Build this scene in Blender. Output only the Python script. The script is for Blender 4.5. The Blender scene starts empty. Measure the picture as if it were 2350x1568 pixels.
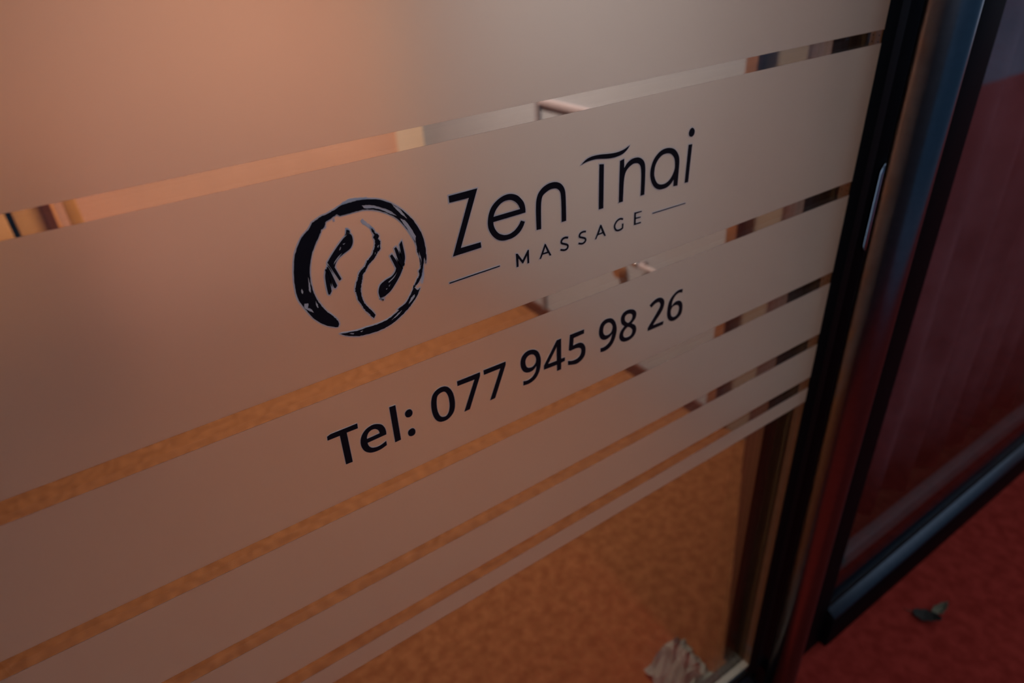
import bpy, bmesh, math, random
from mathutils import Vector, Matrix

random.seed(7)
sc = bpy.context.scene
COL = sc.collection

# ------------------------------------------------------------------ camera
# metres; the door's outer glass face is the plane y = 0, x runs to the right along it, z is up, the floor is z = 0
RT = Vector((0.82482049, -0.56271639, -0.05496756))
UP = Vector((0.33209395, 0.40349498, 0.85258748))
FW = Vector((0.45758581, 0.72148601, -0.51968563))
cam_d = bpy.data.cameras.new('camera')
cam = bpy.data.objects.new('camera', cam_d)
COL.objects.link(cam)
m = Matrix.Identity(4)
for i in range(3):
    m[i][0], m[i][1], m[i][2] = RT[i], UP[i], -FW[i]
m.translation = Vector((0, -0.5, 1.6))
cam.matrix_world = m
cam_d.sensor_fit = 'HORIZONTAL'
cam_d.sensor_width = 36.0
cam_d.lens = 1545.249 / 2350 * 36.0
cam_d.clip_start = 0.02
cam_d.dof.use_dof = True
cam_d.dof.focus_distance = 0.60
cam_d.dof.aperture_fstop = 4.0
sc.camera = cam

# ------------------------------------------------------------------ sky: even, dim evening daylight
SKY_COLOR, SKY_STRENGTH = (0.64, 0.78, 1.0), 0.66
LAMP_COLOR, LAMP_POWER = (1.0, 0.75, 0.58), 58.0
w = bpy.data.worlds.new('evening_sky')
sc.world = w
w.use_nodes = True
bg = w.node_tree.nodes['Background']
bg.inputs[0].default_value = (*SKY_COLOR, 1)
bg.inputs[1].default_value = SKY_STRENGTH

vs = sc.view_settings
vs.view_transform = 'Standard'
vs.look = 'None'
vs.gamma = 1.0
vs.use_curve_mapping = False
vs.exposure = 0.0

cy = sc.cycles
cy.max_bounces = 5
cy.diffuse_bounces = 3
cy.glossy_bounces = 3
cy.transmission_bounces = 5
cy.transparent_max_bounces = 10
cy.caustics_reflective = False
cy.use_light_tree = False
cy.adaptive_threshold = 0.05

# ------------------------------------------------------------------ helpers
def mat(name, color, rough=0.6, metal=0.0, spec=0.5, noise=0.0, nscale=8.0, color2=None, bump=0.0, bscale=200.0, detail=4.0, coat=0.0):
    M = bpy.data.materials.new(name)
    M.use_nodes = True
    nt = M.node_tree
    b = nt.nodes['Principled BSDF']
    b.inputs['Base Color'].default_value = (*color, 1)
    b.inputs['Roughness'].default_value = rough
    b.inputs['Metallic'].default_value = metal
    b.inputs['Specular IOR Level'].default_value = spec
    b.inputs['Coat Weight'].default_value = coat
    tc = nt.nodes.new('ShaderNodeTexCoord')
    if noise > 0 or color2:
        n = nt.nodes.new('ShaderNodeTexNoise')
        n.inputs['Scale'].default_value = nscale
        n.inputs['Detail'].default_value = detail
        nt.links.new(tc.outputs['Object'], n.inputs['Vector'])
        r = nt.nodes.new('ShaderNodeValToRGB')
        c2 = color2 or tuple(c * (1 - noise) for c in color)
        r.color_ramp.elements[0].color = (*c2, 1)
        r.color_ramp.elements[1].color = (*color, 1)
        r.color_ramp.elements[0].position = 0.35
        r.color_ramp.elements[1].position = 0.65
        nt.links.new(n.outputs['Fac'], r.inputs['Fac'])
        nt.links.new(r.outputs['Color'], b.inputs['Base Color'])
    if bump > 0:
        n2 = nt.nodes.new('ShaderNodeTexNoise')
        n2.inputs['Scale'].default_value = bscale
        n2.inputs['Detail'].default_value = 3
        nt.links.new(tc.outputs['Object'], n2.inputs['Vector'])
        bp = nt.nodes.new('ShaderNodeBump')
        bp.inputs['Strength'].default_value = bump
        bp.inputs['Distance'].default_value = 0.004
        nt.links.new(n2.outputs['Fac'], bp.inputs['Height'])
        nt.links.new(bp.outputs['Normal'], b.inputs['Normal'])
    return M

def emit_mat(name, color, strength):
    M = bpy.data.materials.new(name)
    M.use_nodes = True
    nt = M.node_tree
    nt.nodes.clear()
    o = nt.nodes.new('ShaderNodeOutputMaterial')
    e = nt.nodes.new('ShaderNodeEmission')
    e.inputs[0].default_value = (*color, 1)
    e.inputs[1].default_value = strength
    nt.links.new(e.outputs[0], o.inputs[0])
    return M

def pane_mat(name, tint, ior=1.5, rough=0.0):
    """thin clear window glass: see-through, with the mirror reflection of glass by angle"""
    M = bpy.data.materials.new(name)
    M.use_nodes = True
    nt = M.node_tree
    nt.nodes.clear()
    o = nt.nodes.new('ShaderNodeOutputMaterial')
    mix = nt.nodes.new('ShaderNodeMixShader')
    fr = nt.nodes.new('ShaderNodeFresnel')
    ge = nt.nodes.new('ShaderNodeNewGeometry')     # both faces of the sheet reflect like air to glass
    mr = nt.nodes.new('ShaderNodeMapRange')
    mr.inputs['To Min'].default_value = ior
    mr.inputs['To Max'].default_value = 1.0 / ior
    nt.links.new(ge.outputs['Backfacing'], mr.inputs['Value'])
    nt.links.new(mr.outputs['Result'], fr.inputs['IOR'])
    t = nt.nodes.new('ShaderNodeBsdfTransparent')
    t.inputs[0].default_value = (*tint, 1)
    g = nt.nodes.new('ShaderNodeBsdfGlossy')
    g.inputs['Roughness'].default_value = rough
    nt.links.new(fr.outputs[0], mix.inputs[0])
    nt.links.new(t.outputs[0], mix.inputs[1])
    nt.links.new(g.outputs[0], mix.inputs[2])
    nt.links.new(mix.outputs[0], o.inputs[0])
    return M

def mixed(name, parts):
    """weighted mix of shaders: [(weight, node type, {input: value})]"""
    M = bpy.data.materials.new(name)
    M.use_nodes = True
    nt = M.node_tree
    nt.nodes.clear()
    o = nt.nodes.new('ShaderNodeOutputMaterial')
    cur, tot = None, 0.0
    for wgt, ty, inp in parts:
        n = nt.nodes.new(ty)
        for k, v in inp.items():
            n.inputs[k].default_value = v
        if cur is None:
            cur, tot = n.outputs[0], wgt
        else:
            x = nt.nodes.new('ShaderNodeMixShader')
            tot += wgt
            x.inputs[0].default_value = wgt / tot
            nt.links.new(cur, x.inputs[1])
            nt.links.new(n.outputs[0], x.inputs[2])
            cur = x.outputs[0]
    nt.links.new(cur, o.inputs[0])
    return M

def wpos(o):
    v = Vector((0, 0, 0))
    while o is not None:
        v += o.location
        o = o.parent
    return v

def link(name, me, mats, parent=None):
    """one mesh object; vertices come in world coordinates and are put relative to the parent's base"""
    for x in (mats if isinstance(mats, (list, tuple)) else [mats]):
        me.materials.append(x)
    o = bpy.data.objects.new(name, me)
    COL.objects.link(o)
    if parent is not None:
        o.parent = parent
        off = wpos(parent)
        me.transform(Matrix.Translation(-off))
    else:
        xs = [v.co for v in me.vertices]
        c = Vector(((min(v.x for v in xs) + max(v.x for v in xs)) / 2, (min(v.y for v in xs) + max(v.y for v in xs)) / 2, min(v.z for v in xs)))
        me.transform(Matrix.Translation(-c))
        o.location = c
    return o

def empty(name, loc):
    o = bpy.data.objects.new(name, None)
    o.empty_display_size = 0.05
    o.location = loc
    COL.objects.link(o)
    return o

def tag(o, label=None, cat=None, group=None, kind=None):
    if label: o['label'] = label
    if cat: o['category'] = cat
    if group: o['group'] = group
    if kind: o['kind'] = kind
    return o

def bm_mesh(bm, name, smooth=False):
    bmesh.ops.recalc_face_normals(bm, faces=bm.faces)
    me = bpy.data.meshes.new(name)
    bm.to_mesh(me)
    bm.free()
    if smooth:
        for p in me.polygons:
            p.use_smooth = True
    return me

def box_mesh(name, x0, x1, y0, y1, z0, z1, bev=0.0, seg=2):
    bm = bmesh.new()
    bmesh.ops.create_cube(bm, size=1)
    for v in bm.verts:
        v.co = Vector(((x0 + x1) / 2 + v.co.x * (x1 - x0), (y0 + y1) / 2 + v.co.y * (y1 - y0), (z0 + z1) / 2 + v.co.z * (z1 - z0)))
    if bev > 0:
        bmesh.ops.bevel(bm, geom=list(bm.edges), offset=bev, segments=seg, affect='EDGES', profile=0.5)
    return bm_mesh(bm, name, bev > 0)

def box(name, x0, x1, y0, y1, z0, z1, m_, parent=None, bev=0.0, seg=2):
    return link(name, box_mesh(name, x0, x1, y0, y1, z0, z1, bev, seg), m_, parent)

def prism_mesh(name, prof, axis, a0, a1, smooth=False):
    """extrude a 2-D outline; axis 'x': prof is (y, z), axis 'y': (x, z), axis 'z': (x, y)"""
    bm = bmesh.new()
    def P(u, v, t):
        return {'x': (t, u, v), 'y': (u, t, v), 'z': (u, v, t)}[axis]
    A = [bm.verts.new(P(u, v, a0)) for u, v in prof]
    B = [bm.verts.new(P(u, v, a1)) for u, v in prof]
    bm.faces.new(A)
    bm.faces.new(list(reversed(B)))
    n = len(prof)
    for i in range(n):
        bm.faces.new((A[i], A[(i + 1) % n], B[(i + 1) % n], B[i]))
    me = bm_mesh(bm, name)
    if smooth:
        for p in me.polygons:
            p.use_smooth = len(p.vertices) == 4
    return me

def prism(name, prof, axis, a0, a1, m_, parent=None, smooth=False):
    return link(name, prism_mesh(name, prof, axis, a0, a1, smooth), m_, parent)

def tube_mesh(name, p0, p1, r, seg=32, caps=True, r1=None):
    bm = bmesh.new()
    p0, p1 = Vector(p0), Vector(p1)
    d = p1 - p0
    bmesh.ops.create_cone(bm, cap_ends=caps, segments=seg, radius1=r, radius2=r if r1 is None else r1, depth=d.length)
    q = Vector((0, 0, 1)).rotation_difference(d.normalized()).to_matrix().to_4x4()
    bmesh.ops.transform(bm, matrix=Matrix.Translation((p0 + p1) / 2) @ q, verts=bm.verts)
    me = bm_mesh(bm, name)
    for p in me.polygons:
        p.use_smooth = len(p.vertices) == 4
    return me

def tube(name, p0, p1, r, m_, parent=None, seg=32, r1=None):
    return link(name, tube_mesh(name, p0, p1, r, seg, True, r1), m_, parent)

def lathe_mesh(name, prof, cx, cy, seg=32):
    bm = bmesh.new()
    rings = []
    for r, z in prof:
        rings.append([bm.verts.new((cx + r * math.cos(2 * math.pi * k / seg), cy + r * math.sin(2 * math.pi * k / seg), z)) for k in range(seg)])
    for a, b in zip(rings, rings[1:]):
        for k in range(seg):
            bm.faces.new((a[k], a[(k + 1) % seg], b[(k + 1) % seg], b[k]))
    bm.faces.new(rings[0]); bm.faces.new(rings[-1])
    return bm_mesh(bm, name, True)

# ------------------------------------------------------------------ materials
M_CARPET_IN = mat('orange_carpet', (0.245, 0.108, 0.046), 0.95, spec=0.1, nscale=34, color2=(0.165, 0.068, 0.027), bump=0.6, bscale=260)
M_CARPET_OUT = mat('red_carpet', (0.40, 0.040, 0.026), 0.95, spec=0.05, nscale=30, color2=(0.28, 0.024, 0.015), bump=0.7, bscale=300)
M_PAVING = mat('blue_grey_paving', (0.13, 0.20, 0.27), 0.8, noise=0.3, nscale=5)
M_WALL_SIDE = mat('pale_grey_plaster', (0.385, 0.42, 0.49), 0.85, spec=0.2, noise=0.06, nscale=3, bump=0.05, bscale=120)
M_WALL_BACK = mat('salmon_plaster', (0.76, 0.43, 0.30), 0.85, spec=0.2, noise=0.12, nscale=2.2, bump=0.05, bscale=120)
M_WALL_WARM = mat('cream_plaster', (0.70, 0.58, 0.46), 0.85, spec=0.2, noise=0.06, nscale=3)
M_FACADE = mat('dark_facade_render', (0.10, 0.10, 0.11), 0.85, noise=0.2, nscale=2)
M_FACADE2 = mat('blue_grey_render', (0.07, 0.20, 0.30), 0.85, noise=0.2, nscale=1)
M_BASEB = mat('dark_brown_baseboard', (0.10, 0.035, 0.022), 0.45, noise=0.3, nscale=12)
M_BROWN = mat('brown_wood_trim', (0.30, 0.14, 0.07), 0.5, noise=0.3, nscale=14)
M_DADO = mat('mauve_painted_rail', (0.38, 0.34, 0.38), 0.5, noise=0.1, nscale=10)
M_DARKLINE = mat('slate_painted_trim', (0.22, 0.21, 0.24), 0.5, noise=0.1, nscale=10)
M_OLIVE = mat('olive_grey_paint', (0.30, 0.26, 0.22), 0.7, noise=0.15, nscale=4)
M_FRAME = mat('dark_anodised_aluminium', (0.007, 0.006, 0.007), 0.50, spec=0.04, noise=0.2, nscale=40)
M_RUBBER = mat('black_rubber_gasket', (0.004, 0.004, 0.004), 0.6, spec=0.25, noise=0.2, nscale=60)
M_TUBE = mat('brushed_steel_handle', (0.21, 0.20, 0.22), 0.28, 1.0, noise=0.08, nscale=80)
M_CHROME = mat('polished_chrome', (0.72, 0.80, 0.92), 0.18, 1.0, noise=0.05, nscale=60)
M_BEAD = mat('steel_glazing_bead', (0.085, 0.095, 0.11), 0.40, 1.0, noise=0.1, nscale=50)
M_SPACER = mat('bronze_spacer', (0.50, 0.33, 0.19), 0.5, 0.2, noise=0.15, nscale=40)
M_SPACER2 = mat('grey_spacer', (0.40, 0.42, 0.40), 0.5, 0.2, noise=0.15, nscale=40)
M_LEAFDOOR = mat('mahogany_gloss', (0.050, 0.011, 0.009), 0.42, spec=0.5, noise=0.5, nscale=6)
M_BRASS = mat('brass_edge_strip', (0.55, 0.40, 0.10), 0.4, 0.6, noise=0.1, nscale=30)
M_EDGE = mat('mauve_grey_edge', (0.16, 0.15, 0.18), 0.6, noise=0.1, nscale=30)
M_CURTAIN = mat('wine_red_curtain', (0.55, 0.25, 0.25), 0.9, spec=0.1, noise=0.4, nscale=5)
M_BLACK = mat('black_vinyl', (0.014, 0.009, 0.012), 0.55, spec=0.25, noise=0.2, nscale=90)
M_WOOD = mat('orange_brown_wood', (0.72, 0.33, 0.10), 0.5, nscale=7, color2=(0.58, 0.25, 0.07))
M_CABWOOD = mat('brown_cabinet_wood', (0.75, 0.38, 0.15), 0.5, nscale=7, color2=(0.62, 0.30, 0.11))
M_DIM_WALL = mat('dim_wall_brown', (0.26, 0.15, 0.09), 0.5, noise=0.3, nscale=6)  # dark brown chosen to cut bounced light on the left
M_CREAM = mat('cream_paint', (0.85, 0.66, 0.50), 0.7, noise=0.05, nscale=4)
M_REFLECT = mat('grey_green_reflection', (0.20, 0.24, 0.22), 0.5, noise=0.1, nscale=10)  # colour of a reflection in the side window
M_POT = mat('mauve_ceramic', (0.42, 0.24, 0.25), 0.5, noise=0.15, nscale=14)
M_WOOD_D = mat('dark_brown_wood', (0.13, 0.060, 0.026), 0.5, noise=0.3, nscale=9)
M_PAPER = mat('pale_paper', (0.20, 0.27, 0.26), 0.8, noise=0.12, nscale=20)
M_LEAF_LIT = mat('dry_leaf_olive_lit', (0.24, 0.20, 0.12), 0.8, nscale=22, color2=(0.14, 0.11, 0.06))  # lit wing of the leaf, the light put into the colour
M_LEAF_SHADE = mat('dry_leaf_shaded', (0.045, 0.032, 0.02), 0.85, nscale=60, color2=(0.02, 0.014, 0.01))  # shaded wing of the same leaf, the shade put into the colour
M_PANE = pane_mat('clear_glass', (0.98, 0.985, 0.98))
M_PANE_W = pane_mat('tinted_window_glass', (0.90, 0.90, 0.91), 1.55)
M_LAMP = emit_mat('lamp_diffuser_glow', LAMP_COLOR, 6.0)
M_FROST = mixed('frosted_film_front', [
    (0.11, 'ShaderNodeBsdfDiffuse', {'Color': (0.85, 0.85, 0.87, 1)}),
    (0.21, 'ShaderNodeBsdfTranslucent', {'Color': (0.90, 0.88, 0.86, 1)}),
    (0.68, 'ShaderNodeBsdfRefraction', {'Color': (0.96, 0.95, 0.94, 1), 'Roughness': 0.42, 'IOR': 1.4})])
M_FROST_B = mixed('frosted_film_back', [
    (0.15, 'ShaderNodeBsdfTransparent', {'Color': (1, 1, 1, 1)}),
    (0.85, 'ShaderNodeBsdfRefraction', {'Color': (1, 1, 1, 1), 'Roughness': 0.22, 'IOR': 1.4})])
M_HALO = mixed('grey_vinyl_edge', [
    (0.48, 'ShaderNodeBsdfDiffuse', {'Color': (0.90, 0.88, 0.90, 1)}),
    (0.52, 'ShaderNodeBsdfTranslucent', {'Color': (0.90, 0.89, 0.93, 1)})])

# ------------------------------------------------------------------ the setting
def struct(o, label=None):
    return tag(o, label, kind='structure')

struct(box('floor_inside', -3.0, 3.0, 0.05, 3.0, -0.03, 0.0, M_CARPET_IN), 'orange brown carpet inside the room behind the door')
struct(box('floor_outside', -5.0, 30.0, -2.80, 0.05, -0.03, 0.0, M_CARPET_OUT), 'red carpet on the pavement in front of the door')
struct(box('pavement', -40.0, 40.0, -9.0, -2.80, -0.05, -0.012, M_PAVING), 'grey paving beyond the red carpet')
struct(box('ceiling', -3.0, 2.75, 0.0, 3.0, 3.0, 3.1, M_WALL_WARM))
struct(box('wall_back', -3.0, 2.6, 2.90, 3.0, 0, 3.0, M_WALL_BACK), 'salmon painted wall at the far end of the room')
struct(box('wall_right', 1.66, 1.76, 0.775, 2.90, 0, 3.0, M_WALL_SIDE), 'pale grey side wall seen through the clear stripes')
struct(box('wall_reveal', 1.675, 1.76, 0.30, 0.775, 0, 3.0, M_OLIVE), 'olive grey wall strip beside the dark inner leaf')
struct(box('wall_left', -0.80, -0.70, 0.12, 2.90, 0, 3.0, M_DIM_WALL), 'unseen room wall set close and dark to dim the left of the film')  # out of view; moved close and kept dark to dim the film's left
struct(box('trim_4', 1.50, 1.66, 2.885, 2.90, 0.0, 3.0, M_CREAM), 'pale cream pilaster in the far corner of the room')
struct(box('wall_front', -3.0, -0.291, 0.0, 0.12, 0, 3.1, M_FACADE))
struct(box('wall_lintel', -0.30, 6.0, 0.0, 0.12, 2.22, 3.1, M_FACADE))
struct(box('wall_front_right', 2.75, 6.0, 0.0, 0.12, 0, 2.22, M_FACADE))
struct(box('wall_opposite', -40.0, 40.0, -9.3, -9.0, -0.05, 7.0, M_FACADE2), 'dark facade across the street')
struct(box('wall_light_blocker', -1.45, -1.30, -3.2, 0.0, 0, 2.7, M_FACADE), 'unseen dark wall added to darken the handle reflection and the film')  # out of view; added so the handle mirrors a dark band
struct(box('baseboard_right', 1.645, 1.66, 0.79, 2.90, 0, 0.055, M_BASEB), 'dark brown baseboard along the side wall')
struct(prism('trim_1', [(1.650, 0.995), (1.66, 0.990), (1.66, 1.025), (1.645, 1.020), (1.645, 1.003)], 'y', 0.80, 1.785, M_DADO), 'thin mauve dado rail on the side wall')
struct(box('trim_2', 1.648, 1.66, 1.785, 1.812, 0.055, 3.0, M_DARKLINE), 'slate grey upright trim on the side wall')
struct(box('trim_3', 1.642, 1.675, 0.752, 0.790, 0.0, 3.0, M_BROWN), 'brown wooden corner trim at the end of the side wall')

# ------------------------------------------------------------------ door_1: the glazed leaf with the frosted film
GX0, GX1 = -0.190, 0.902          # glass, clear width
GZ0, GZ1 = 0.137, 2.10
door = struct(empty('door_1', (0.36, 0.0, 0.0)), 'glazed entrance door with frosted bands and dark metal frame')
box('glass_pane', GX0 - 0.01, GX1 + 0.008, 0.0005, 0.0055, GZ0 - 0.005, GZ1, M_PANE, door)
tag(box('inner_glass_pane', GX0 - 0.01, GX1 + 0.008, 0.0215, 0.0265, GZ0 - 0.005, GZ1, M_PANE, door), 'inner sheet of the double glazing')
for (a, b, c_, d_) in ((GX1, GX1 + 0.010, GZ0 - 0.002, GZ1), (GX0 - 0.010, GX0, GZ0 - 0.002, GZ1)):
    box('spacer_bar', a, b, 0.006, 0.021, c_, d_, M_SPACER, door)
box('spacer_bar', GX0, GX1, 0.006, 0.021, GZ0 - 0.004, GZ0 + 0.008, M_SPACER2, door)
# perforations of the spacer
bm = bmesh.new()
z = GZ0 + 0.02
while z < GZ1 - 0.02:
    for yy in (0.0095, 0.0175):
        mt = Matrix.Translation((GX1 - 0.0001, yy, z)) @ Matrix.Rotation(math.pi / 2, 4, 'Y')
        bmesh.ops.create_circle(bm, cap_ends=True, segments=8, radius=0.0009, matrix=mt)
    z += 0.0075
pf = link('spacer_perforation', bm_mesh(bm, 'spacer_perforation'), M_RUBBER, door)
tag(pf, kind='stuff')
# gaskets: sloped black rubber lips round the glass
prism('gasket', [(0.893, -0.0006), (0.893, 0.0), (0.925, 0.0), (0.925, -0.009), (0.906, -0.009)], 'z', GZ0 - 0.01, GZ1, M_RUBBER, door)
prism('gasket', [(-0.186, -0.0006), (-0.186, 0.0), (-0.21, 0.0), (-0.21, -0.009), (-0.196, -0.009)], 'z', GZ0 - 0.01, GZ1, M_RUBBER, door)
prism('gasket', [(-0.0006, GZ0), (0.0, GZ0), (0.0, 0.1255), (-0.004, 0.1255)], 'x', -0.19, 0.90, M_RUBBER, door)
# stiles and rails
box('stile', 0.912, 1.052, -0.008, 0.055, 0.012, 2.20, M_FRAME, door, 0.003)
box('stile', -0.29, -0.198, -0.008, 0.055, 0.012, 2.20, M_FRAME, door, 0.003)
box('top_rail', -0.198, 0.912, -0.008, 0.055, 2.10, 2.20, M_FRAME, door, 0.003)
box('bottom_rail', -0.198, 0.912, -0.026, 0.055, 0.012, 0.104, M_FRAME, door, 0.002)
prism('glazing_bead', [(-0.0265, 0.104), (-0.0275, 0.106), (-0.0262, 0.109), (-0.004, 0.124), (0.0, 0.1255), (0.0, 0.104)], 'x', -0.190, 0.893, M_BEAD, door, True)
# frosted bands; the clear stripes are the gaps between them
Z = lambda v: 1.6 + 0.5 * v
bands = [(Z(-0.2585), 2.095), (Z(-0.6456), Z(-0.2903)), (Z(-0.9232), Z(-0.6852)), (Z(-1.139), Z(-0.9606)), (Z(-1.3054), Z(-1.178)), (Z(-1.4052), Z(-1.3475))]
for zb, zt in bands:
    me = box_mesh('frosted_band', GX0, 0.8935, -0.0004, 0.0, zb, zt)
    o = link('frosted_band', me, [M_FROST, M_FROST_B], door)
    for p in me.polygons:
        p.material_index = 1 if p.normal.y > 0.5 else 0
door.children[-1]['label'] = 'narrow lowest frosted band'
# long tubular pull handle in front of the stile
HX, HY, HR = 0.923, -0.060, 0.0305
h = link('pull_handle', lathe_mesh('pull_handle', [(HR - 0.004, 0.030), (HR, 0.034), (HR, 2.046), (HR - 0.004, 2.050)], HX, HY, 64), M_TUBE, door)
tag(h, 'long tubular steel pull handle')
for zz in (0.13, 1.92):
    link('handle_standoff', tube_mesh('handle_standoff', (HX + 0.01, HY + 0.01, zz), (0.945, -0.006, zz), 0.011, 24), M_TUBE, h)
# lock plate on the stile: rounded chrome escutcheon with a raised rim
def rounded(cx, cz, w_, h_, r, n=8):
    pts = []
    for (sx, sz, a0) in ((1, 1, 0), (-1, 1, 90), (-1, -1, 180), (1, -1, 270)):
        for k in range(n + 1):
            a = math.radians(a0 + 90 * k / n)
            pts.append((cx + sx * (w_ / 2 - r) + r * math.cos(a), cz + sz * (h_ / 2 - r) + r * math.sin(a)))
    return pts
lp = prism('lock_plate', rounded(0.963, 1.2255, 0.040, 0.140, 0.018), 'y', -0.0135, -0.008, M_CHROME, door, True)
tag(lp, 'rounded chrome lock plate')
bv = lp.modifiers.new('rim', 'BEVEL'); bv.width = 0.003; bv.segments = 3; bv.limit_method = 'ANGLE'
prism('plate_inset', rounded(0.9645, 1.2255, 0.027, 0.126, 0.0125), 'y', -0.0140, -0.0132, M_FRAME, lp)
link('lock_cylinder', tube_mesh('lock_cylinder', (0.966, -0.019, 1.205), (0.966, -0.0138, 1.205), 0.0085, 24), M_CHROME, lp)

# ------------------------------------------------------------------ window_1: the fixed pane beside the door
win = struct(empty('window_1', (1.9, 0.0, 0.0)), 'fixed window pane in a dark frame beside the door')
box('stile', 1.056, 1.186, -0.008, 0.055, 0.0, 2.22, M_FRAME, win, 0.003)
box('stile', 2.62, 2.75, -0.008, 0.055, 0.0, 2.22, M_FRAME, win, 0.003)
box('bottom_rail', 1.186, 2.62, -0.026, 0.055, 0.0, 0.104, M_FRAME, win, 0.002)
box('top_rail', 1.186, 2.62, -0.008, 0.055, 2.12, 2.22, M_FRAME, win, 0.003)
prism('glazing_bead', [(-0.0265, 0.104), (-0.0275, 0.106), (-0.0262, 0.109), (-0.004, 0.124), (0.0, 0.1255), (0.0, 0.104)], 'x', 1.189, 2.617, M_BEAD, win, True)
prism('gasket', [(-0.001, 0.134), (0.0, 0.134), (0.0, 0.1255), (-0.004, 0.1255)], 'x', 1.186, 2.62, M_RUBBER, win)
box('glass_pane', 1.18, 2.625, 0.0005, 0.0065, 0.128, 2.13, M_PANE_W, win)

# ------------------------------------------------------------------ door_2: the dark inner leaf standing ajar behind the glass
L0, L1 = Vector((0.955, 0.084, 0)), Vector((1.62, 0.568, 0))
leaf2 = struct(empty('door_2', (L0.x, L0.y, 0.0)), 'dark mahogany inner door leaf standing ajar')
ld = (L1 - L0).normalized()
ln = Vector((ld.y, -ld.x, 0))
LL = (L1 - L0).length
def leaf_box(name, s0, s1, n0, n1, z0, z1, m_, bev=0.002):
    me = box_mesh(name, s0, s1, n0, n1, z0, z1, bev)
    R = Matrix(((ld.x, -ln.x, 0, L0.x), (ld.y, -ln.y, 0, L0.y), (0, 0, 1, 0), (0, 0, 0, 1)))
    me.transform(R)
    return link(name, me, m_, leaf2)
leaf_box('stile', 0.0, 0.10, -0.018, 0.018, 0.012, 2.10, M_LEAFDOOR)
leaf_box('panel_board', 0.104, 0.325, -0.0165, 0.0165, 0.05, 2.06, M_LEAFDOOR)
leaf_box('panel_board', 0.329, 0.550, -0.0165, 0.0165, 0.05, 2.06, M_LEAFDOOR)
leaf_box('panel_board', 0.554, LL - 0.124, -0.0165, 0.0165, 0.05, 2.06, M_LEAFDOOR)
leaf_box('stile', LL - 0.12, LL - 0.012, -0.018, 0.018, 0.012, 2.10, M_LEAFDOOR)
leaf_box('edge_strip', LL - 0.012, LL, -0.018, 0.018, 0.012, 2.10, M_EDGE)
leaf_box('bottom_rail', 0.10, LL - 0.12, -0.016, 0.016, 0.012, 0.048, M_LEAFDOOR)
leaf_box('top_rail', 0.10, LL - 0.12, -0.016, 0.016, 2.062, 2.10, M_LEAFDOOR)

# ------------------------------------------------------------------ lamp
LX, LY, LZ = 0.82, 1.75, 2.60
lamp = tag(empty('pendant_lamp', (LX, LY, 3.0)), 'pendant lamp with a dark drum shade hanging in the room behind the door', 'lamp')
bm = bmesh.new()
for (r0, r1_) in ((0.17, 0.164),):
    rings = [[bm.verts.new((LX + r * math.cos(2 * math.pi * k / 32), LY + r * math.sin(2 * math.pi * k / 32), z_)) for k in range(32)] for r, z_ in ((0.03, LZ + 0.20), (r0, LZ + 0.16), (r0, LZ - 0.06), (r1_, LZ - 0.06), (r1_, LZ + 0.155))]
    for a, b_ in zip(rings, rings[1:]):
        for k in range(32):
            bm.faces.new((a[k], a[(k + 1) % 32], b_[(k + 1) % 32], b_[k]))
link('lamp_shade', bm_mesh(bm, 'lamp_shade', True), M_WOOD_D, lamp)
link('diffuser', tube_mesh('diffuser', (LX, LY, LZ + 0.01), (LX, LY, LZ + 0.02), 0.163, 32), M_LAMP, lamp)
link('cord', tube_mesh('cord', (LX, LY, LZ + 0.19), (LX, LY, 2.98), 0.004, 10), M_WOOD_D, lamp)
link('ceiling_rose', tube_mesh('ceiling_rose', (LX, LY, 2.975), (LX, LY, 3.0), 0.05, 24), M_WOOD_D, lamp)
ld_ = bpy.data.lights.new('lamp_light', 'AREA')
ld_.shape = 'DISK'
ld_.size = 0.30
ld_.spread = math.radians(150)
ld_.color = LAMP_COLOR
ld_.energy = LAMP_POWER
lo = bpy.data.objects.new('lamp_light', ld_)
COL.objects.link(lo)
lo.parent = lamp
lo.location = (0, 0, LZ + 0.005 - 3.0)

# ------------------------------------------------------------------ furniture seen through the top stripe
cab = tag(empty('wooden_cabinet', (-0.40, 2.68, 0.0)), 'orange brown wooden cabinet against the far wall, seen through the top stripe', 'cabinet')
CX0, CX1, CY0, CY1 = -0.69, -0.105, 2.50, 2.88
box('side_panel', CX1 - 0.03, CX1, CY0, CY1, 0.0, 0.95, M_WOOD, cab, 0.003)
box('side_panel', CX0, CX0 + 0.03, CY0, CY1, 0.0, 0.95, M_WOOD, cab, 0.003)
box('back_panel', CX0 + 0.03, CX1 - 0.03, CY1 - 0.012, CY1, 0.04, 0.92, M_WOOD_D, cab)
box('cabinet_top', CX0 - 0.01, CX1 + 0.01, CY0 - 0.01, CY1, 0.95, 0.98, M_WOOD, cab, 0.003)
box('plinth', CX0 + 0.03, CX1 - 0.03, CY0 + 0.03, CY1 - 0.02, 0.0, 0.06, M_WOOD_D, cab)
for (a, b) in ((CX0 + 0.032, -0.46), (-0.456, -0.252), (-0.230, CX1 - 0.032)):
    d = box('cabinet_door', a, b, CY0 + 0.004, CY0 + 0.022, 0.065, 0.945, M_CABWOOD, cab, 0.003)
    link('door_knob', tube_mesh('door_knob', (b - 0.03, CY0 - 0.018, 0.55), (b - 0.03, CY0 + 0.006, 0.55), 0.011, 16), M_BRASS, d)
cs = tag(empty('coat_stand', (-0.041, 2.448, 0.0)), 'orange brown wooden coat stand beside the cabinet, seen through the top stripe', 'coat stand')
box('post', -0.063, -0.019, 2.426, 2.470, 0.03, 1.75, M_WOOD, cs, 0.003)
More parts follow.
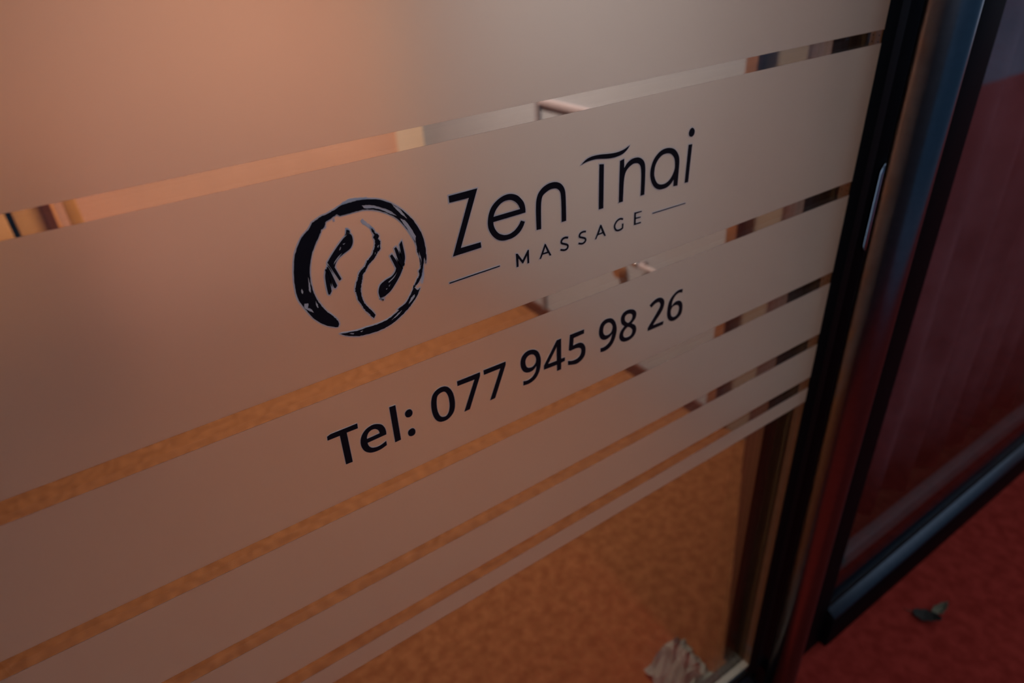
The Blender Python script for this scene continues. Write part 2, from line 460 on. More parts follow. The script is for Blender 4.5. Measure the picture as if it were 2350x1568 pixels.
for k in range(4):
    a = k * math.pi / 2
    dx, dy = math.cos(a), math.sin(a)
    link('foot', tube_mesh('foot', (-0.041 + 0.02 * dx, 2.448 + 0.02 * dy, 0.06), (-0.041 + 0.15 * dx, 2.448 + (0.15 if dy < 0.5 else 0.03) * dy, 0.014), 0.014, 12), M_WOOD, cs)
    link('peg', tube_mesh('peg', (-0.041 + 0.02 * dx, 2.448 + 0.02 * dy, 1.62), (-0.041 + 0.13 * dx, 2.448 + 0.13 * dy, 1.69), 0.009, 12), M_WOOD, cs)
rail = tag(empty('towel_rail', (1.66, 1.10, 0.52)), 'short mauve towel rail with a bright metal end on the side wall', 'towel rail')
link('bar', tube_mesh('bar', (1.625, 1.02, 0.517), (1.625, 1.165, 0.519), 0.010, 16), M_DADO, rail)
link('end_cap', tube_mesh('end_cap', (1.625, 1.150, 0.519), (1.625, 1.178, 0.519), 0.015, 20), M_CHROME, rail)
link('bracket', tube_mesh('bracket', (1.625, 1.04, 0.517), (1.66, 1.04, 0.517), 0.007, 12), M_DADO, rail)
link('bracket', tube_mesh('bracket', (1.625, 1.150, 0.519), (1.66, 1.150, 0.519), 0.007, 12), M_DADO, rail)
kn = tag(empty('door_stopper', (1.66, 1.275, 0.44)), 'small round brown bumper on the side wall next to the towel rail', 'bumper')
link('bumper_pad', tube_mesh('bumper_pad', (1.628, 1.275, 0.44), (1.645, 1.275, 0.44), 0.022, 20, True, 0.012), M_BROWN, kn)
link('back_plate', tube_mesh('back_plate', (1.645, 1.275, 0.44), (1.66, 1.275, 0.44), 0.028, 20), M_BROWN, kn)

# ------------------------------------------------------------------ curtain behind the side window
bm = bmesh.new()
N, ROWS = 180, 6
grid = []
for j in range(ROWS + 1):
    zz = 0.004 + (2.25 - 0.004) * j / ROWS
    row = []
    for i in range(N + 1):
        t = i / N
        x = 1.27 + 1.31 * t
        a = 0.030 * math.sin(2 * math.pi * t * 8 + 0.7 * math.sin(5 * t)) + 0.006 * math.sin(2 * math.pi * t * 21 + 1.3)
        row.append(bm.verts.new((x, 0.19 + a * (1.0 - 0.25 * j / ROWS), zz)))
    grid.append(row)
for j in range(ROWS):
    for i in range(N):
        bm.faces.new((grid[j][i], grid[j][i + 1], grid[j + 1][i + 1], grid[j + 1][i]))
cu = tag(empty('curtain', (1.92, 0.19, 0.0)), 'wine red curtain in soft folds behind the side window', 'curtain')
fab = link('curtain_fabric', bm_mesh(bm, 'curtain_fabric', True), M_CURTAIN, cu)
sol = fab.modifiers.new('thickness', 'SOLIDIFY'); sol.thickness = 0.003
link('curtain_rod', tube_mesh('curtain_rod', (1.25, 0.19, 2.262), (2.598, 0.19, 2.262), 0.012, 16), M_WOOD_D, cu)
struct(box('window_reflection', 1.20, 2.60, 0.056, 0.085, 0.0, 0.150, M_REFLECT, None, 0.004), 'grey green strip standing in for a reflection low in the side window')  # added ledge that draws the pale reflection above the bottom rail
struct(box('wall_divider', 1.76, 2.60, 0.70, 0.78, 0, 3.0, M_OLIVE))
struct(box('wall_window_end', 2.60, 2.90, 0.0555, 0.78, 0, 3.0, M_OLIVE))

# ------------------------------------------------------------------ crumpled paper lying inside the bottom corner of the door
bm = bmesh.new()
random.seed(11)
G = 9
vs_ = []
for j in range(G):
    for i in range(G):
        u, v = i / (G - 1), j / (G - 1)
        x = 0.75 + 0.14 * u + 0.02 * v
        y = 0.085 + 0.11 * v
        zz = 0.012 + 0.055 * max(0.0, 1 - abs(u - 0.55) * 2.2) * (0.4 + 0.6 * v) + random.uniform(-0.008, 0.010)
        vs_.append(bm.verts.new((x + random.uniform(-0.006, 0.006), y, max(0.003, zz))))
for j in range(G - 1):
    for i in range(G - 1):
        bm.faces.new((vs_[j * G + i], vs_[j * G + i + 1], vs_[(j + 1) * G + i + 1], vs_[(j + 1) * G + i]))
pp = link('crumpled_paper', bm_mesh(bm, 'crumpled_paper'), M_PAPER)
tag(pp, 'pale crumpled paper on the floor inside the bottom corner of the door', 'paper')
so = pp.modifiers.new('thickness', 'SOLIDIFY'); so.thickness = 0.001

# ------------------------------------------------------------------ dry leaf on the red carpet
lf = tag(empty('dry_leaf', (1.48, -0.127, 0.0)), 'small curled dry leaf lying on the red carpet', 'leaf')
def leaf_blade(length, width, rise, curl):
    bm = bmesh.new()
    n, mth = 12, 6
    rows = []
    for i in range(n + 1):
        t = i / n
        wv = width * (math.sin(math.pi * min(1, t * 0.97 + 0.03)) ** 0.7) * (1 - 0.25 * t) * (1 + 0.12 * math.sin(t * 19))
        row = []
        for k in range(-mth // 2, mth // 2 + 1):
            s = k / (mth / 2)
            row.append(bm.verts.new((length * (t - 0.45), s * wv, rise * (t - 0.3) ** 2 * 2 + curl * s * s * (0.6 + t) + 0.004)))
        rows.append(row)
    for a, b in zip(rows, rows[1:]):
        for k in range(len(a) - 1):
            bm.faces.new((a[k], a[k + 1], b[k + 1], b[k]))
    return bm_mesh(bm, 'leaf_blade', True)
for nm_, L_, W_, rise, curl, pos, rot, m_ in (
        ('leaf_blade', 0.064, 0.022, 0.012, 0.008, (1.462, -0.126, 0.0), -70, M_LEAF_SHADE),
        ('leaf_tip', 0.044, 0.014, 0.016, 0.010, (1.505, -0.138, 0.0), -16, M_LEAF_LIT)):
    me = leaf_blade(L_, W_, rise, curl)
    me.transform(Matrix.Translation(pos) @ Matrix.Rotation(math.radians(rot), 4, 'Z'))
    bl = link(nm_, me, m_, lf)
    s2 = bl.modifiers.new('thickness', 'SOLIDIFY'); s2.thickness = 0.0006
link('leaf_stalk', tube_mesh('leaf_stalk', (1.451, -0.098, 0.006), (1.446, -0.080, 0.003), 0.0011, 8), M_WOOD_D, lf)

# ------------------------------------------------------------------ vinyl print on the glass: outlines in millimetres on the door plane (x, z); c marks a corner
GLYPHS = [
    ('name', 'letter', 0, '261.62,1408.7c 290.55,1408.71c 268.2,1358.41c 289.37,1358.06c 289.6,1352.81c 259.51,1352.68c 281.41,1402.4c 261.62,1402.72c'),
    ('name', 'letter', 0, '340.61,1373.7c 340.72,1377.7 339.5,1383.22 336.73,1387.78 332.49,1392.22 326.71,1394.97 320.87,1395.78 314.46,1394.68 308.43,1391.76 303.78,1387.88 300.7,1382.74 298.94,1376.38 298.7,1370.85 299.95,1365.73 302.91,1360.31 307.48,1355.7 312.77,1353.09 318.76,1352.3 325.92,1352.77 332.25,1355.53 336.62,1359.73 339.49,1364.69c 335.25,1367.01c 332.73,1363.46 328.41,1359.72 323.18,1357.58 318.1,1357.28 313.69,1358.64 309.42,1361.37 306.31,1365.74 304.71,1370.1 304.51,1373.61c;305.06,1378.42c 306.67,1382.06 309.38,1385.62 314.03,1389.11 319.01,1390.42 324.39,1389.86 329.18,1387.28 332.92,1383.13 334.91,1378.39c'),
    ('name', 'letter', 0, '352.77,1352.72c 352.84,1368.43 353.19,1377.2 354.13,1383.1 356.16,1387.82 359.96,1391.68 364.73,1394.01 370.01,1395.16 376.34,1394.78 381.62,1392.7 385.3,1389.23 387.65,1384.71 388.49,1379.63 388.83,1368.28 388.89,1352.63c 383.44,1352.77c 383.48,1367.36 383.16,1377.79 382.21,1383.35 379.34,1387.11 375.64,1388.77 370.34,1389.01 365.55,1387.54 361.79,1385.38 360.11,1382.51 359.13,1377.92 358.62,1369.17 358.14,1352.31c'),
    ('name', 'letter_swash', 0, '408.29,1404.4c 412.69,1407.37 417.4,1409.14 423.92,1409.86 432.32,1409.38 442.07,1408.12 450.71,1407.29 458.18,1407.51 464.41,1408.6 470.65,1410.66c 467.32,1407.31 463.31,1404.81 458.33,1403.46 451.47,1402.9 443.41,1403.35 434.82,1404.81 426.95,1406.13 419.19,1406.23 413.28,1405.64'),
    ('name', 'letter', 0, '431.14,1399.97c 436.89,1398.98c 437.04,1353.53c 431.17,1353.75c'),
    ('name', 'letter', 0, '458.23,1397.68c 463.69,1398.64c 464.09,1389.06c 467.64,1392.9 472.65,1395.7 479.07,1396.54 484.66,1395.52 489.8,1392.1 492.6,1387.57 493.7,1380.89 494.01,1367.72 494.04,1354.35c 488.75,1354.17c 488.68,1368.94 488.33,1378.07 487.27,1384.77 484.73,1388.76 480.68,1390.75 475.48,1390.74 469.79,1388.06 466.1,1383.98 464.44,1377.46 463.89,1367.13 463.64,1354.01c 458.22,1354.08c 458.2,1375.92'),
    ('name', 'letter', 0, '543.47,1352.7c 537.29,1353.08c 537.25,1360.89c 532.64,1356.69 527.15,1354.28 520.81,1353.92 515.1,1354.9 509.27,1358.2 504.73,1363.65 501.81,1370.96 501.35,1377.64 502.9,1384.32 506.19,1390.08 511.92,1394.83 518.54,1397.19 526.1,1397.16 533.24,1394.98 538.55,1390.91 542.33,1385.08 543.65,1379.19 543.74,1367.8;506.95,1375.4 507.57,1380.81 509.91,1385.82 514.37,1389.87 519.69,1391.76 526.63,1391.33 531.74,1388.78 535.69,1384.18 537.36,1377.97 537.26,1371.82 534.59,1366.19 530.06,1361.48 523.88,1359.23 517.51,1359.77 512.42,1362.39 508.93,1367.31 507.22,1371.78'),
    ('name', 'letter_dot', 0, '560.4,1411.58 563.2,1409.09 563.77,1406.25 562.78,1403.7 560.06,1402.36 557.1,1403.13 555.42,1405.34 555.27,1407.84 556.6,1410.56 558.27,1411.48'),
    ('name', 'letter', 0, '556.17,1394.43c 561.62,1394.12c 560,1352.63c 554.64,1352.95c'),
    ('sub', 'letter', 0, '327.34,1335.05c 329.28,1334.82c 334.69,1326.33c 341.36,1335.24c 342.54,1334.96c 342.3,1321.17c 340.28,1321.07c 340.19,1329.83c 335,1322.68c 334.38,1323.05c 329.87,1329.73c 329.54,1321.14c 327.44,1321c'),
    ('sub', 'letter', 0, '361.97,1335.52c 362.99,1335.23c 369.56,1321.28c 367.47,1321.36c 365.92,1324.71c 358.9,1324.99c 356.69,1321.32c 354.93,1321.38c;362.47,1332.36c 364.74,1326.5c 359.78,1326.52c'),
    ('sub', 'letter', 2.04, '391,1334.09 387.4,1335.1 384,1334.44 382.48,1332.36 383.06,1330.21 386.43,1328.52 389.81,1326.65 390.73,1324.56 389.32,1322.41 385.88,1321.95 381.22,1323.67'),
    ('sub', 'letter', 1.93, '414.19,1334.29 410.68,1334.96 407.18,1334.29 405.78,1332.14 406.51,1330.3 409.8,1328.83 413.1,1326.99 413.86,1324.93 412.44,1323.12 409.35,1322.33 404.52,1323.9'),
    ('sub', 'letter', 0, '433.34,1336.35c 434.85,1335.94c 441.2,1322.34c 439.37,1322.26c 436.97,1326.01c 430.37,1325.85c 428.12,1322.16c 426.62,1322.09c;433.99,1333.23c 436.09,1327.59c 431.68,1327.22c'),
    ('sub', 'letter', 1.91, '464.71,1334.42 460.59,1335.75 456.29,1334.41 453.61,1331.16 453.4,1327.74 455.37,1324.7 457.91,1323.5 461.68,1323.48 464.48,1324.49c 464.72,1329.44'),
    ('sub', 'letter', 0, '480.84,1337.35c 491.36,1336.75c 491.42,1335.73c 483.04,1335.73c 483.16,1331.19c 490.24,1330.61c 490.3,1329.58c 483.17,1329.73c 483.19,1324.67c 490.8,1324.47c 491.01,1323.09c 480.94,1323.24c'),
    ('sub', 'dash', 0.9, '508.04,1329.65c 558.4,1328.69c'),
    ('sub', 'dash', 1.0, '252.94,1327.99c 308.23,1328.3c'),
    ('phone', 'letter', 0, '112.16,1218.93c 115.76,1220.18c 141.56,1219.83c 141.29,1214.42c 130.2,1214.77c 129.6,1179.82c 122.94,1180.15c 123.54,1214.49c 111.77,1214.75c'),
    ('phone', 'letter', 0, '166.89,1194.17c 167.22,1198 166.57,1202.59 164.44,1206.97 160.76,1209.68 155.88,1211.19 150.08,1210.17 145.47,1207.1 142.37,1202.65 140.88,1197.36 140.88,1191.87 142.49,1186.7 145.66,1182.85 149.43,1180.66 154.51,1179.73 159.85,1180.06 165.44,1181.66c 165.48,1186.65c 160.69,1184.95 155.84,1184.35 151.35,1185.58 148.68,1188.1 147.48,1191.5 147.27,1193.75c;147.42,1198.26c 148.26,1201.47 150.36,1204.64 153.44,1206.1 156.96,1205.67 159.41,1203.42 160.51,1200.75 160.65,1198.55c'),
    ('phone', 'letter', 0, '174.64,1222.76c 180.98,1222.51c 180.5,1180.69c 174.22,1180.45c'),
    ('phone', 'colon_dot', 0, '195.07,1210.93 196.81,1207.98 196.64,1205.02 194.94,1202.77 192.19,1202.56 189.72,1204.18 188.94,1207.18 189.78,1209.81 192.17,1211.39'),
    ('phone', 'colon_dot', 0, '194.91,1187.72 196.6,1184.86 196.38,1181.49 194.52,1179.39 191.46,1179.41 189.34,1181.12 188.79,1184.37 189.84,1186.98 192.21,1188.12'),
    ('phone', 'digit', 0, '235.76,1219.91 239.49,1216.31 242.38,1209.96 243.56,1202.2 243.4,1194.35 241.78,1187.72 238.38,1183.13 232.89,1180.17 226.68,1180.39 221.98,1183.3 218.62,1189.55 217.27,1198.11 217.63,1206.95 219.37,1213.86 222.08,1217.92 226.22,1220.46 231.23,1221.16;233.2,1214.8 235.6,1211.82 237.17,1206.33 237.52,1198.91 236.89,1193.11 234.95,1187.87 231.78,1185.06 227.92,1185.81 225.21,1188.83 223.51,1195.15 223.27,1201.92 223.92,1208.21 225.51,1212.83 228.79,1214.89'),
    ('phone', 'digit', 0, '248.63,1220.26c 275.68,1219.87c 275.42,1215.8c 259.6,1180.55c 253.01,1180.53c 268.53,1213.98c 248.56,1214.67c'),
    ('phone', 'digit', 0, '279.94,1220.33c 306.96,1219.84c 306.81,1216.09c 290.9,1180.55c 284.64,1180.37c 300.17,1214.32c 280.01,1214.73c'),
    ('phone', 'digit', 0, '327.39,1180.5c 327.7,1185.87c 332.64,1184.77 338.62,1185.97 342.97,1189.65 344.96,1194.04 345.64,1198.66c 342.04,1195.27 337.26,1194.12 332.04,1195.47 328.15,1198.85 325.86,1204.37 325.35,1210.23 326.82,1215.79 330.49,1219.87 336.35,1221.68 343.22,1220.05 348.3,1215.78 350.98,1209.34 351.75,1202.17 350.29,1192.95 347,1186.17 341.99,1181.58 334.74,1179.74;331.57,1208.22 332.69,1212.83 336.02,1215.4 340.08,1215.33 343.47,1212.94 345.34,1208.79 345.45,1204.76 343.82,1201.43 340.47,1199.39 335.79,1199.91 332.74,1202.91'),
    ('phone', 'digit', 0, '373.82,1219.81c 379.72,1219.78c 379.33,1193.75c 384.63,1193.46c 384.36,1189.03c 379.22,1188.5c 378.9,1180.01c 373.21,1180.03c 373.3,1188.3c 355.27,1189.22c 355.58,1194.34c;373.64,1212.79c 372.02,1209.43 361.21,1194.2c 373.14,1193.65c'),
    ('phone', 'digit', 0, '391.9,1219.65c 411.98,1219.17c 411.86,1214.05c 397.13,1213.65c 396.21,1204.19c 400.51,1204.53 406.23,1204.04 410.7,1201.24 413.61,1195.86 413.94,1189.19 412,1183.39 406.79,1179.5 399.67,1178.22 388.84,1181.41c 388.79,1186.91c 394.6,1184.82 401,1184.58 405.52,1186.62 407.79,1191.06 407.48,1195.33 404.92,1197.82 400.47,1199 396.03,1199.01 391.93,1198.89c 390.07,1200.51c'),
    ('phone', 'digit', 0, '436.43,1179.32c 436.34,1184.71c 441.71,1184.33 447.41,1186.26 451.63,1190.4 453.95,1197.81c 450.07,1194.83 445.08,1193.57 440.07,1194.68 436.11,1198.3 433.91,1204.17 434.02,1210.36 436.16,1216.36 440.98,1219.81 446.58,1220.22 453,1218.08 457.44,1212.86 459.98,1205.66 460.41,1199.17 458.5,1190.96 454.71,1184.05 449.02,1179.81 442.55,1178.5;439.83,1206.93 440.58,1211.62 443.2,1214.37 447.42,1214.8 451.02,1212.73 453.63,1208.64 453.96,1204.75 452.08,1200.42 447.83,1198.55 443.53,1199.37 440.77,1202.5'),
    ('phone', 'digit', 0, '472.4,1200.72c 468.2,1205.14 466.5,1211.42 468.09,1217.09 472.31,1220.23 478.85,1220.58 485.58,1218.21 489.48,1214.44 490.6,1210.26 489.24,1205.04 483.89,1200.3c 488.95,1196.5 491.49,1191.36 491.04,1185.67 487.49,1181.13 481.56,1178.82 474.81,1178.94 468.75,1181.5 465.47,1186.34 465.07,1191.01 467.43,1196.52;472.57,1210.78 473.31,1213.96 476.54,1215.3 480.6,1214.6 483.82,1212.06 484.46,1208.36 482.55,1204.93 478.56,1203.09 475.14,1205.43 473.19,1208.03;477.33,1197.61 482.3,1194.8 485.36,1190.42 484.59,1186.16 481.33,1183.82 475.33,1184.17 471.87,1186.79 470.97,1190.69 472.66,1194.55'),
    ('phone', 'digit', 0, '511.69,1214.51c 517.17,1217.99 523.19,1219.72 529.44,1218.85 534.45,1214.91 536.08,1209.54 534.68,1202.93 530.48,1196.62 524.64,1190.87 518.99,1184.72c 536.92,1184.08c 536.27,1179.45c 511,1179.58c 510.52,1183.26c 513.2,1187.2 519.67,1194.64 525.37,1201.69 529.2,1207.43 528.88,1211.4 525.95,1214.01 520.57,1213.64 514.65,1210.49c'),
    ('phone', 'digit', 0, '566.36,1218.25c 566.06,1213.52c 559.84,1214.96 554.43,1212.92 550.52,1207.79 548.87,1199.9c 552.96,1203.38 558.5,1204.4 563.97,1202.51 567.8,1197.24 568.61,1189.66 567.21,1183.47 562.64,1179.73 556.24,1178.02 549.59,1179.31 545.17,1183.4 542.59,1189.64 542.28,1197.65 543.83,1206.86 548.02,1213.16 554.76,1217.62 560.23,1219;548.39,1192.19 548.84,1195.98 551.75,1199.22 557.4,1199.21 561.33,1196.53 562.64,1191.77 561.15,1186.31 557.32,1183.67 553.22,1183.95 549.67,1187.09'),
    ('emblem', 'brush_ring', 0, '145.02,1324.7c 142.45,1322.76 133.66,1327.88 125.85,1336.5 121.2,1346.1 116.98,1356.78 116.56,1366.42 117.98,1378.97 121.22,1391.6 124.95,1399.41 130.97,1407.38 137.04,1411.82 141.01,1416.39c 144.27,1417.68 149.4,1419.62 152.87,1419.76c 156.59,1420.97 162.15,1422.58c 164.07,1423.4 168.67,1424.41 175.81,1424.55 180.35,1424.82 190.07,1423.32 198.88,1420.72 207.48,1415.83 215.94,1408.52 223.41,1399.46 229.78,1387.99 233.13,1375.39 233.34,1361.88 232.07,1354.14c 231.39,1361.45c 229.3,1353.97 226.99,1346.47 224.77,1342 221.53,1337.83 217.95,1336.38c 221.6,1341.97 224.18,1345.29 224.05,1349.45c 226.47,1351.77 227.28,1359.65 225.26,1367.27c 225.24,1374.2 222.01,1383.38 216.61,1393.92 210.15,1402.64 201.63,1409.25 192.99,1413.71 184.19,1416.12 176.95,1416.37 169.74,1416.28 163.95,1416.2c 161.73,1418.34c 155.48,1415.6 151.34,1414.51c 149.65,1410.58 146.75,1409.17c 145.22,1406.06 139.15,1397.98 135.05,1391.07 131.96,1382.88 130.06,1374.21 129.58,1364 130.74,1354.97 132.93,1348.36 136.34,1340.73 140.64,1334.67 144.14,1328.83;183.09,1420.11c 190.14,1418.53 197.87,1414.9 206.42,1409.39 211.51,1403.86c 206.02,1406.93 198.4,1412.51 191.45,1415.53 185.25,1416.92;213.82,1401.22c 219.04,1396.85 223.25,1388.33 226.03,1381.78c 225.22,1377.63 225.59,1373.11c 223.12,1380.65 219.4,1389.37 216.02,1396.43;227.08,1367.73c 228.28,1359.35 226.67,1351.71c 226.5,1357.87;128.42,1374.73c 128.87,1368.02 127.78,1359.82c 126.72,1363.04;121.4,1366.7c 122.02,1363.66 121.19,1361.08c 120.44,1363.24;120.45,1352.69c 123.75,1351.55 122.53,1348.07c 124.82,1346.29 126.63,1342.19c 123.59,1344.76 120.06,1348.94;129.74,1352.4c 131.05,1348.03 130.88,1345.14c 129.6,1347.56;208.3,1414.99c 214.21,1409.88 218.14,1403.81 220.78,1398.46c 215.32,1404.54 211.35,1410.14'),
    ('emblem', 'brush_crescent', 0, '144.11,1315.36c 149.37,1311.78 158.37,1307.7 168.99,1305.9 180.11,1305.7 190.74,1307.71 201.96,1312.62 211.37,1318.99 218.78,1326.08 223.16,1332.88c 220.46,1331.88 217.58,1335.98c 212.89,1329.13 206.68,1322.77 198.89,1319.63c 199.71,1318.27 189.68,1313.82 179.2,1312.29 168.2,1312.63 159.32,1312.77 151.71,1313.85;213.01,1326.44c 217.05,1328.79 216.03,1325.41 208.94,1320.38c;203.33,1318.06c 199.1,1314.4 191.29,1311.08c 197.13,1315.11;161.53,1311.41c 164.4,1310.86 162.73,1309.89c;151.52,1312.86c 155.72,1311.9 155.42,1310.32c'),
    ('emblem', 'spine_stroke', 0, '187.47,1399.45c 189.21,1397.6 190.1,1394.58c 192.96,1391.92 191.89,1388.48c 193.41,1386.16 192.51,1382.63c 192.24,1379.37 189.55,1377.76c 186.47,1373.88 182.63,1371.17c 179.24,1368.34 176.15,1364.44c 173.3,1361.92 172.08,1357.9c 170.31,1353.53 168.82,1348.05c 168.76,1342.54 169.71,1337.13c 171.76,1332.31 174.11,1328.9c 176.39,1324.97 177.59,1321.59c 175.66,1319.13c 173.14,1323.51 169.39,1330.05 167.44,1335.36c 165.14,1341.24 164.86,1347.37 164.13,1349.61c 165.82,1355 168.65,1359.98 170.41,1364.29c 172.63,1366.03 176.45,1368.71 179.08,1372.73c 183.44,1375.74 186.06,1379.74c 188.22,1383.86 189.01,1388.35c 188.12,1391.41 189.34,1392.93c 188,1396.08;189.88,1382.43c 192.03,1383.72 190.84,1380.73c;187.11,1377.52c 188.18,1378.17 186.79,1375.7c'),
    ('emblem', 'hand_mark', 0, '165.61,1398.79c 168.05,1400.65c 170.23,1397.78 170.1,1392.31 167.09,1387.62 161.35,1384.94 155.78,1382.12 152.85,1378.8 151.11,1375.58c 154.72,1363.96c 152.85,1362.92c 146.13,1381.13c 150.19,1385.65 156.35,1391.66 162.33,1396.8;151.97,1380.28c 156.14,1383.88 160.18,1385.93c 155.27,1381.81 150.53,1377.64c;157.44,1388.12c 158.9,1390.92 159.76,1390.67c 158.98,1389.06;161.3,1392.98c 163.87,1393.16 162.29,1392.05c'),
    ('emblem', 'finger_mark', 0, '145.22,1378.05c 146.67,1375.07 150.11,1359.36c 148.37,1357.6c 146.88,1359.74 144.18,1375.19c'),
    ('emblem', 'finger_mark', 0, '143.48,1374.85c 145.18,1372.24 144.58,1356.13c 142.7,1353.64c 141.39,1355.25 141.72,1368.6'),
    ('emblem', 'hand_mark', 0, '208.78,1355.04c 204.57,1348.98 196.03,1340 189.35,1336.26c 184.81,1336.06c 184.31,1341.86 186.79,1347.63 192.26,1350.6 198.56,1352.41 202.05,1355.33 203.62,1358.25c 199.89,1370.84c 201.86,1372.01c 208.82,1356.63c;194.36,1348.21c 200.47,1351.8 204.41,1355.6c 200.79,1350.69 195.23,1347.42c;191.22,1342.62c 192.97,1342.86 191.76,1341.62c;194.27,1344.68c 196.5,1345.98 194.59,1343.55c'),
    ('emblem', 'finger_mark', 0, '209.43,1357.25c 206.92,1363.81 204.75,1376.4c 206.39,1377.38c 207.93,1373.34 211.13,1359.73c'),
    ('emblem', 'finger_mark', 0, '209.95,1378.58c 212.46,1381.24c 213.25,1366.86 211.13,1359.73c 210.18,1365.3'),
    ('emblem', 'brush_fleck', 0, '166.84,1403.7c 169.25,1402.14 167.59,1400.6c 168.73,1401.82 165.74,1400.39c'),
    ('emblem', 'brush_fleck', 0, '185.03,1334.43c 187.9,1333.65 186.15,1332.18c 187.23,1332.64'),
    ('emblem', 'dry_brush', 3.06, '180.43,1408.16 183.39,1404.21 186.1,1401.2 189.14,1397.16'),
    ('emblem', 'dry_brush', 1.9, '166.99,1424.83 172.61,1426.46 180.54,1425.82 188.53,1424.92'),
    ('emblem', 'dry_brush', 3.07, '227.32,1352.53 228.2,1346.09 225.58,1336.51'),
    ('emblem', 'dry_brush', 1.88, '158.47,1415.26 158.21,1412.69'),
    ('emblem', 'dry_brush', 1.87, '150.23,1411.3 150.62,1409'),
    ('emblem', 'dry_brush', 2.29, '167.6,1405.29 167.19,1400.89'),
    ('emblem', 'dry_brush', 2.04, '155.34,1419.12 163.82,1422.16'),
]

def parse(s):
    out = []
    for con in s.split(';'):
        pts = []
        for t in con.split():
            k = t.endswith('c')
            a, b = t.rstrip('c').split(',')
            pts.append((float(a) / 1000, float(b) / 1000, k))
        out.append(pts)
    return out

def smooth_path(pts, closed, n=6):
    """Catmull-Rom through the points, broken at corners"""
    out = []
    N = len(pts)
    last = N if closed else N - 1
    for i in range(last):
        p1, p2 = pts[i], pts[(i + 1) % N]
        if p1[2] and p2[2]:
            out.append((p1[0], p1[1]))
            continue
        p0 = pts[i - 1] if (closed or i > 0) else p1
        p3 = pts[(i + 2) % N] if (closed or i + 2 < N) else p2
        if p1[2]: p0 = (2 * p1[0] - p2[0], 2 * p1[1] - p2[1])
        if p2[2]: p3 = (2 * p2[0] - p1[0], 2 * p2[1] - p1[1])
        for k in range(n):
            t = k / n
            q = []
            for d in (0, 1):
                a, b, c_, e = p0[d], p1[d], p2[d], p3[d]
                q.append(0.5 * (2 * b + (c_ - a) * t + (2 * a - 5 * b + 4 * c_ - e) * t * t + (3 * b - a - 3 * c_ + e) * t ** 3))
            out.append(tuple(q))
    if not closed:
        out.append((pts[-1][0], pts[-1][1]))
    return out

def area(c_):
    return 0.5 * sum(c_[i - 1][0] * c_[i][1] - c_[i][0] * c_[i - 1][1] for i in range(len(c_)))

def stroke_outline(path, w_):
    L, R = [], []
    for i, p in enumerate(path):
        a = path[max(0, i - 1)]
        b = path[min(len(path) - 1, i + 1)]
        d = Vector((b[0] - a[0], b[1] - a[1])).normalized()
        nx, ny = -d.y * w_ / 2, d.x * w_ / 2
        L.append((p[0] + nx, p[1] + ny))
        R.append((p[0] - nx, p[1] - ny))
    return L + R[::-1]

def grow(c_, d):
    """offset a closed outline by d along its outward normal (holes, wound the other way, shrink)"""
    out = []
    n = len(c_)
    for i in range(n):
        p0, p1, p2 = Vector(c_[i - 1]), Vector(c_[i]), Vector(c_[(i + 1) % n])
        e1, e2 = p1 - p0, p2 - p1
        if e1.length < 1e-7 or e2.length < 1e-7:
            continue
        e1.normalize(); e2.normalize()
        n1, n2 = Vector((e1.y, -e1.x)), Vector((e2.y, -e2.x))
        h_ = n1 + n2
        if h_.length < 0.2:
            out.append(tuple(p1 + n1 * d)); out.append(tuple(p1 + n2 * d))
            continue
        h_.normalize()
        k = 1 / max(0.6, h_.dot(n1))
        out.append(tuple(p1 + h_ * d * k))
    return out

def flat_mesh(name, contours, y_front, y_back):
    cu_ = bpy.data.curves.new(name, 'CURVE')
    cu_.dimensions = '2D'
    cu_.fill_mode = 'BOTH'
    cu_.extrude = (y_back - y_front) / 2
    for con in contours:
        s = cu_.splines.new('POLY')
        s.points.add(len(con) - 1)
        for p, q in zip(s.points, con):
            p.co = (q[0], q[1], 0, 1)
        s.use_cyclic_u = True
    ob = bpy.data.objects.new(name, cu_)
    COL.objects.link(ob)
    bpy.context.view_layer.update()
    dg = bpy.context.evaluated_depsgraph_get()
    me = bpy.data.meshes.new_from_object(ob.evaluated_get(dg))
    bpy.data.objects.remove(ob)
    bpy.data.curves.remove(cu_)
    ym = (y_front + y_back) / 2
    me.transform(Matrix(((1, 0, 0, 0), (0, 0, -1, ym), (0, 1, 0, 0), (0, 0, 0, 1))))
    me.materials.clear()
    return me

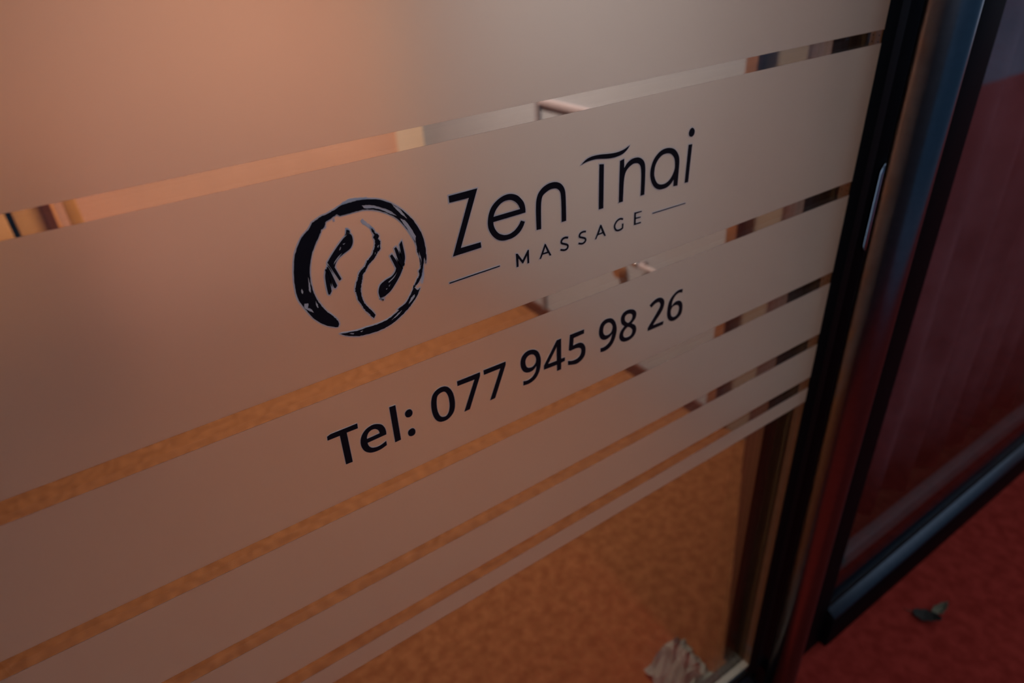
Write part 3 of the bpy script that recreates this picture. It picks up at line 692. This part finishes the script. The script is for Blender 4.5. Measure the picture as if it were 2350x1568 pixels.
def rough_edge(c_, amp, rng):
    """torn brush edge: resample the outline and jitter it a little"""
    out = []
    for i in range(len(c_)):
        a, b = Vector(c_[i]), Vector(c_[(i + 1) % len(c_)])
        k = max(1, int((b - a).length / 0.0016))
        d = (b - a)
        if d.length < 1e-8: continue
        nrm = Vector((d.y, -d.x)).normalized()
        for j in range(k):
            out.append(tuple(a + d * (j / k) + nrm * rng.uniform(-amp, amp)))
    return out

GROUPS = {
    'emblem': ('emblem_decal', 'black brushed circle emblem with two hands and a curved spine on the frosted glass', 'decal', 0.00120),
    'name': ('name_lettering', 'large dark lettering reading Zen Thai beside the round emblem', 'lettering', 0.00115),
    'sub': ('tagline_lettering', 'small dark word MASSAGE between two thin dashes', 'lettering', 0.0009),
    'phone': ('phone_number_lettering', 'dark telephone number lettering between two clear stripes', 'lettering', 0.0005),
}
roots = {}
rng = random.Random(3)
for g, (nm, lab, cat_, dd) in GROUPS.items():
    zs = [p[1] for gg, n_, w_, s in GLYPHS if gg == g for con in parse(s) for p in con]
    xs = [p[0] for gg, n_, w_, s in GLYPHS if gg == g for con in parse(s) for p in con]
    roots[g] = tag(empty(nm, ((min(xs) + max(xs)) / 2, -0.0006, min(zs))), lab, cat_)
for g, n_, w_, s in GLYPHS:
    cons = parse(s)
    if w_:
        cs = [stroke_outline(smooth_path(cons[0], False), w_ / 1000)]
    else:
        cs = [smooth_path(c_, True) for c_ in cons]
    for i, c_ in enumerate(cs):
        if (area(c_) < 0) != (i > 0):
            cs[i] = c_[::-1]
    plain = list(cs)
    if n_ in ('brush_ring', 'brush_crescent', 'spine_stroke'):
        cs = [rough_edge(c_, 0.00022 if n_ != 'spine_stroke' else 0.0003, rng) for c_ in cs]
    d = GROUPS[g][3]
    if n_ == 'dry_brush':
        tag(link('dry_brush_mark', flat_mesh('dry_brush_mark', [rough_edge(cs[0], 0.0005, rng)], -0.00075, -0.00062), M_HALO, roots[g]), 'grey dry brush mark')
        continue
    body = link(n_, flat_mesh(n_, cs, -0.00115, -0.00088), M_BLACK, roots[g])
    halo = [grow(plain[0], d)] + [grow(c_, d) for c_ in plain[1:] if g != 'emblem' and abs(area(grow(c_, d))) > 2e-6 and area(grow(c_, d)) * area(c_) > 0]
    link('grey_outline', flat_mesh('grey_outline', halo, -0.00085, -0.00065), M_HALO, body)
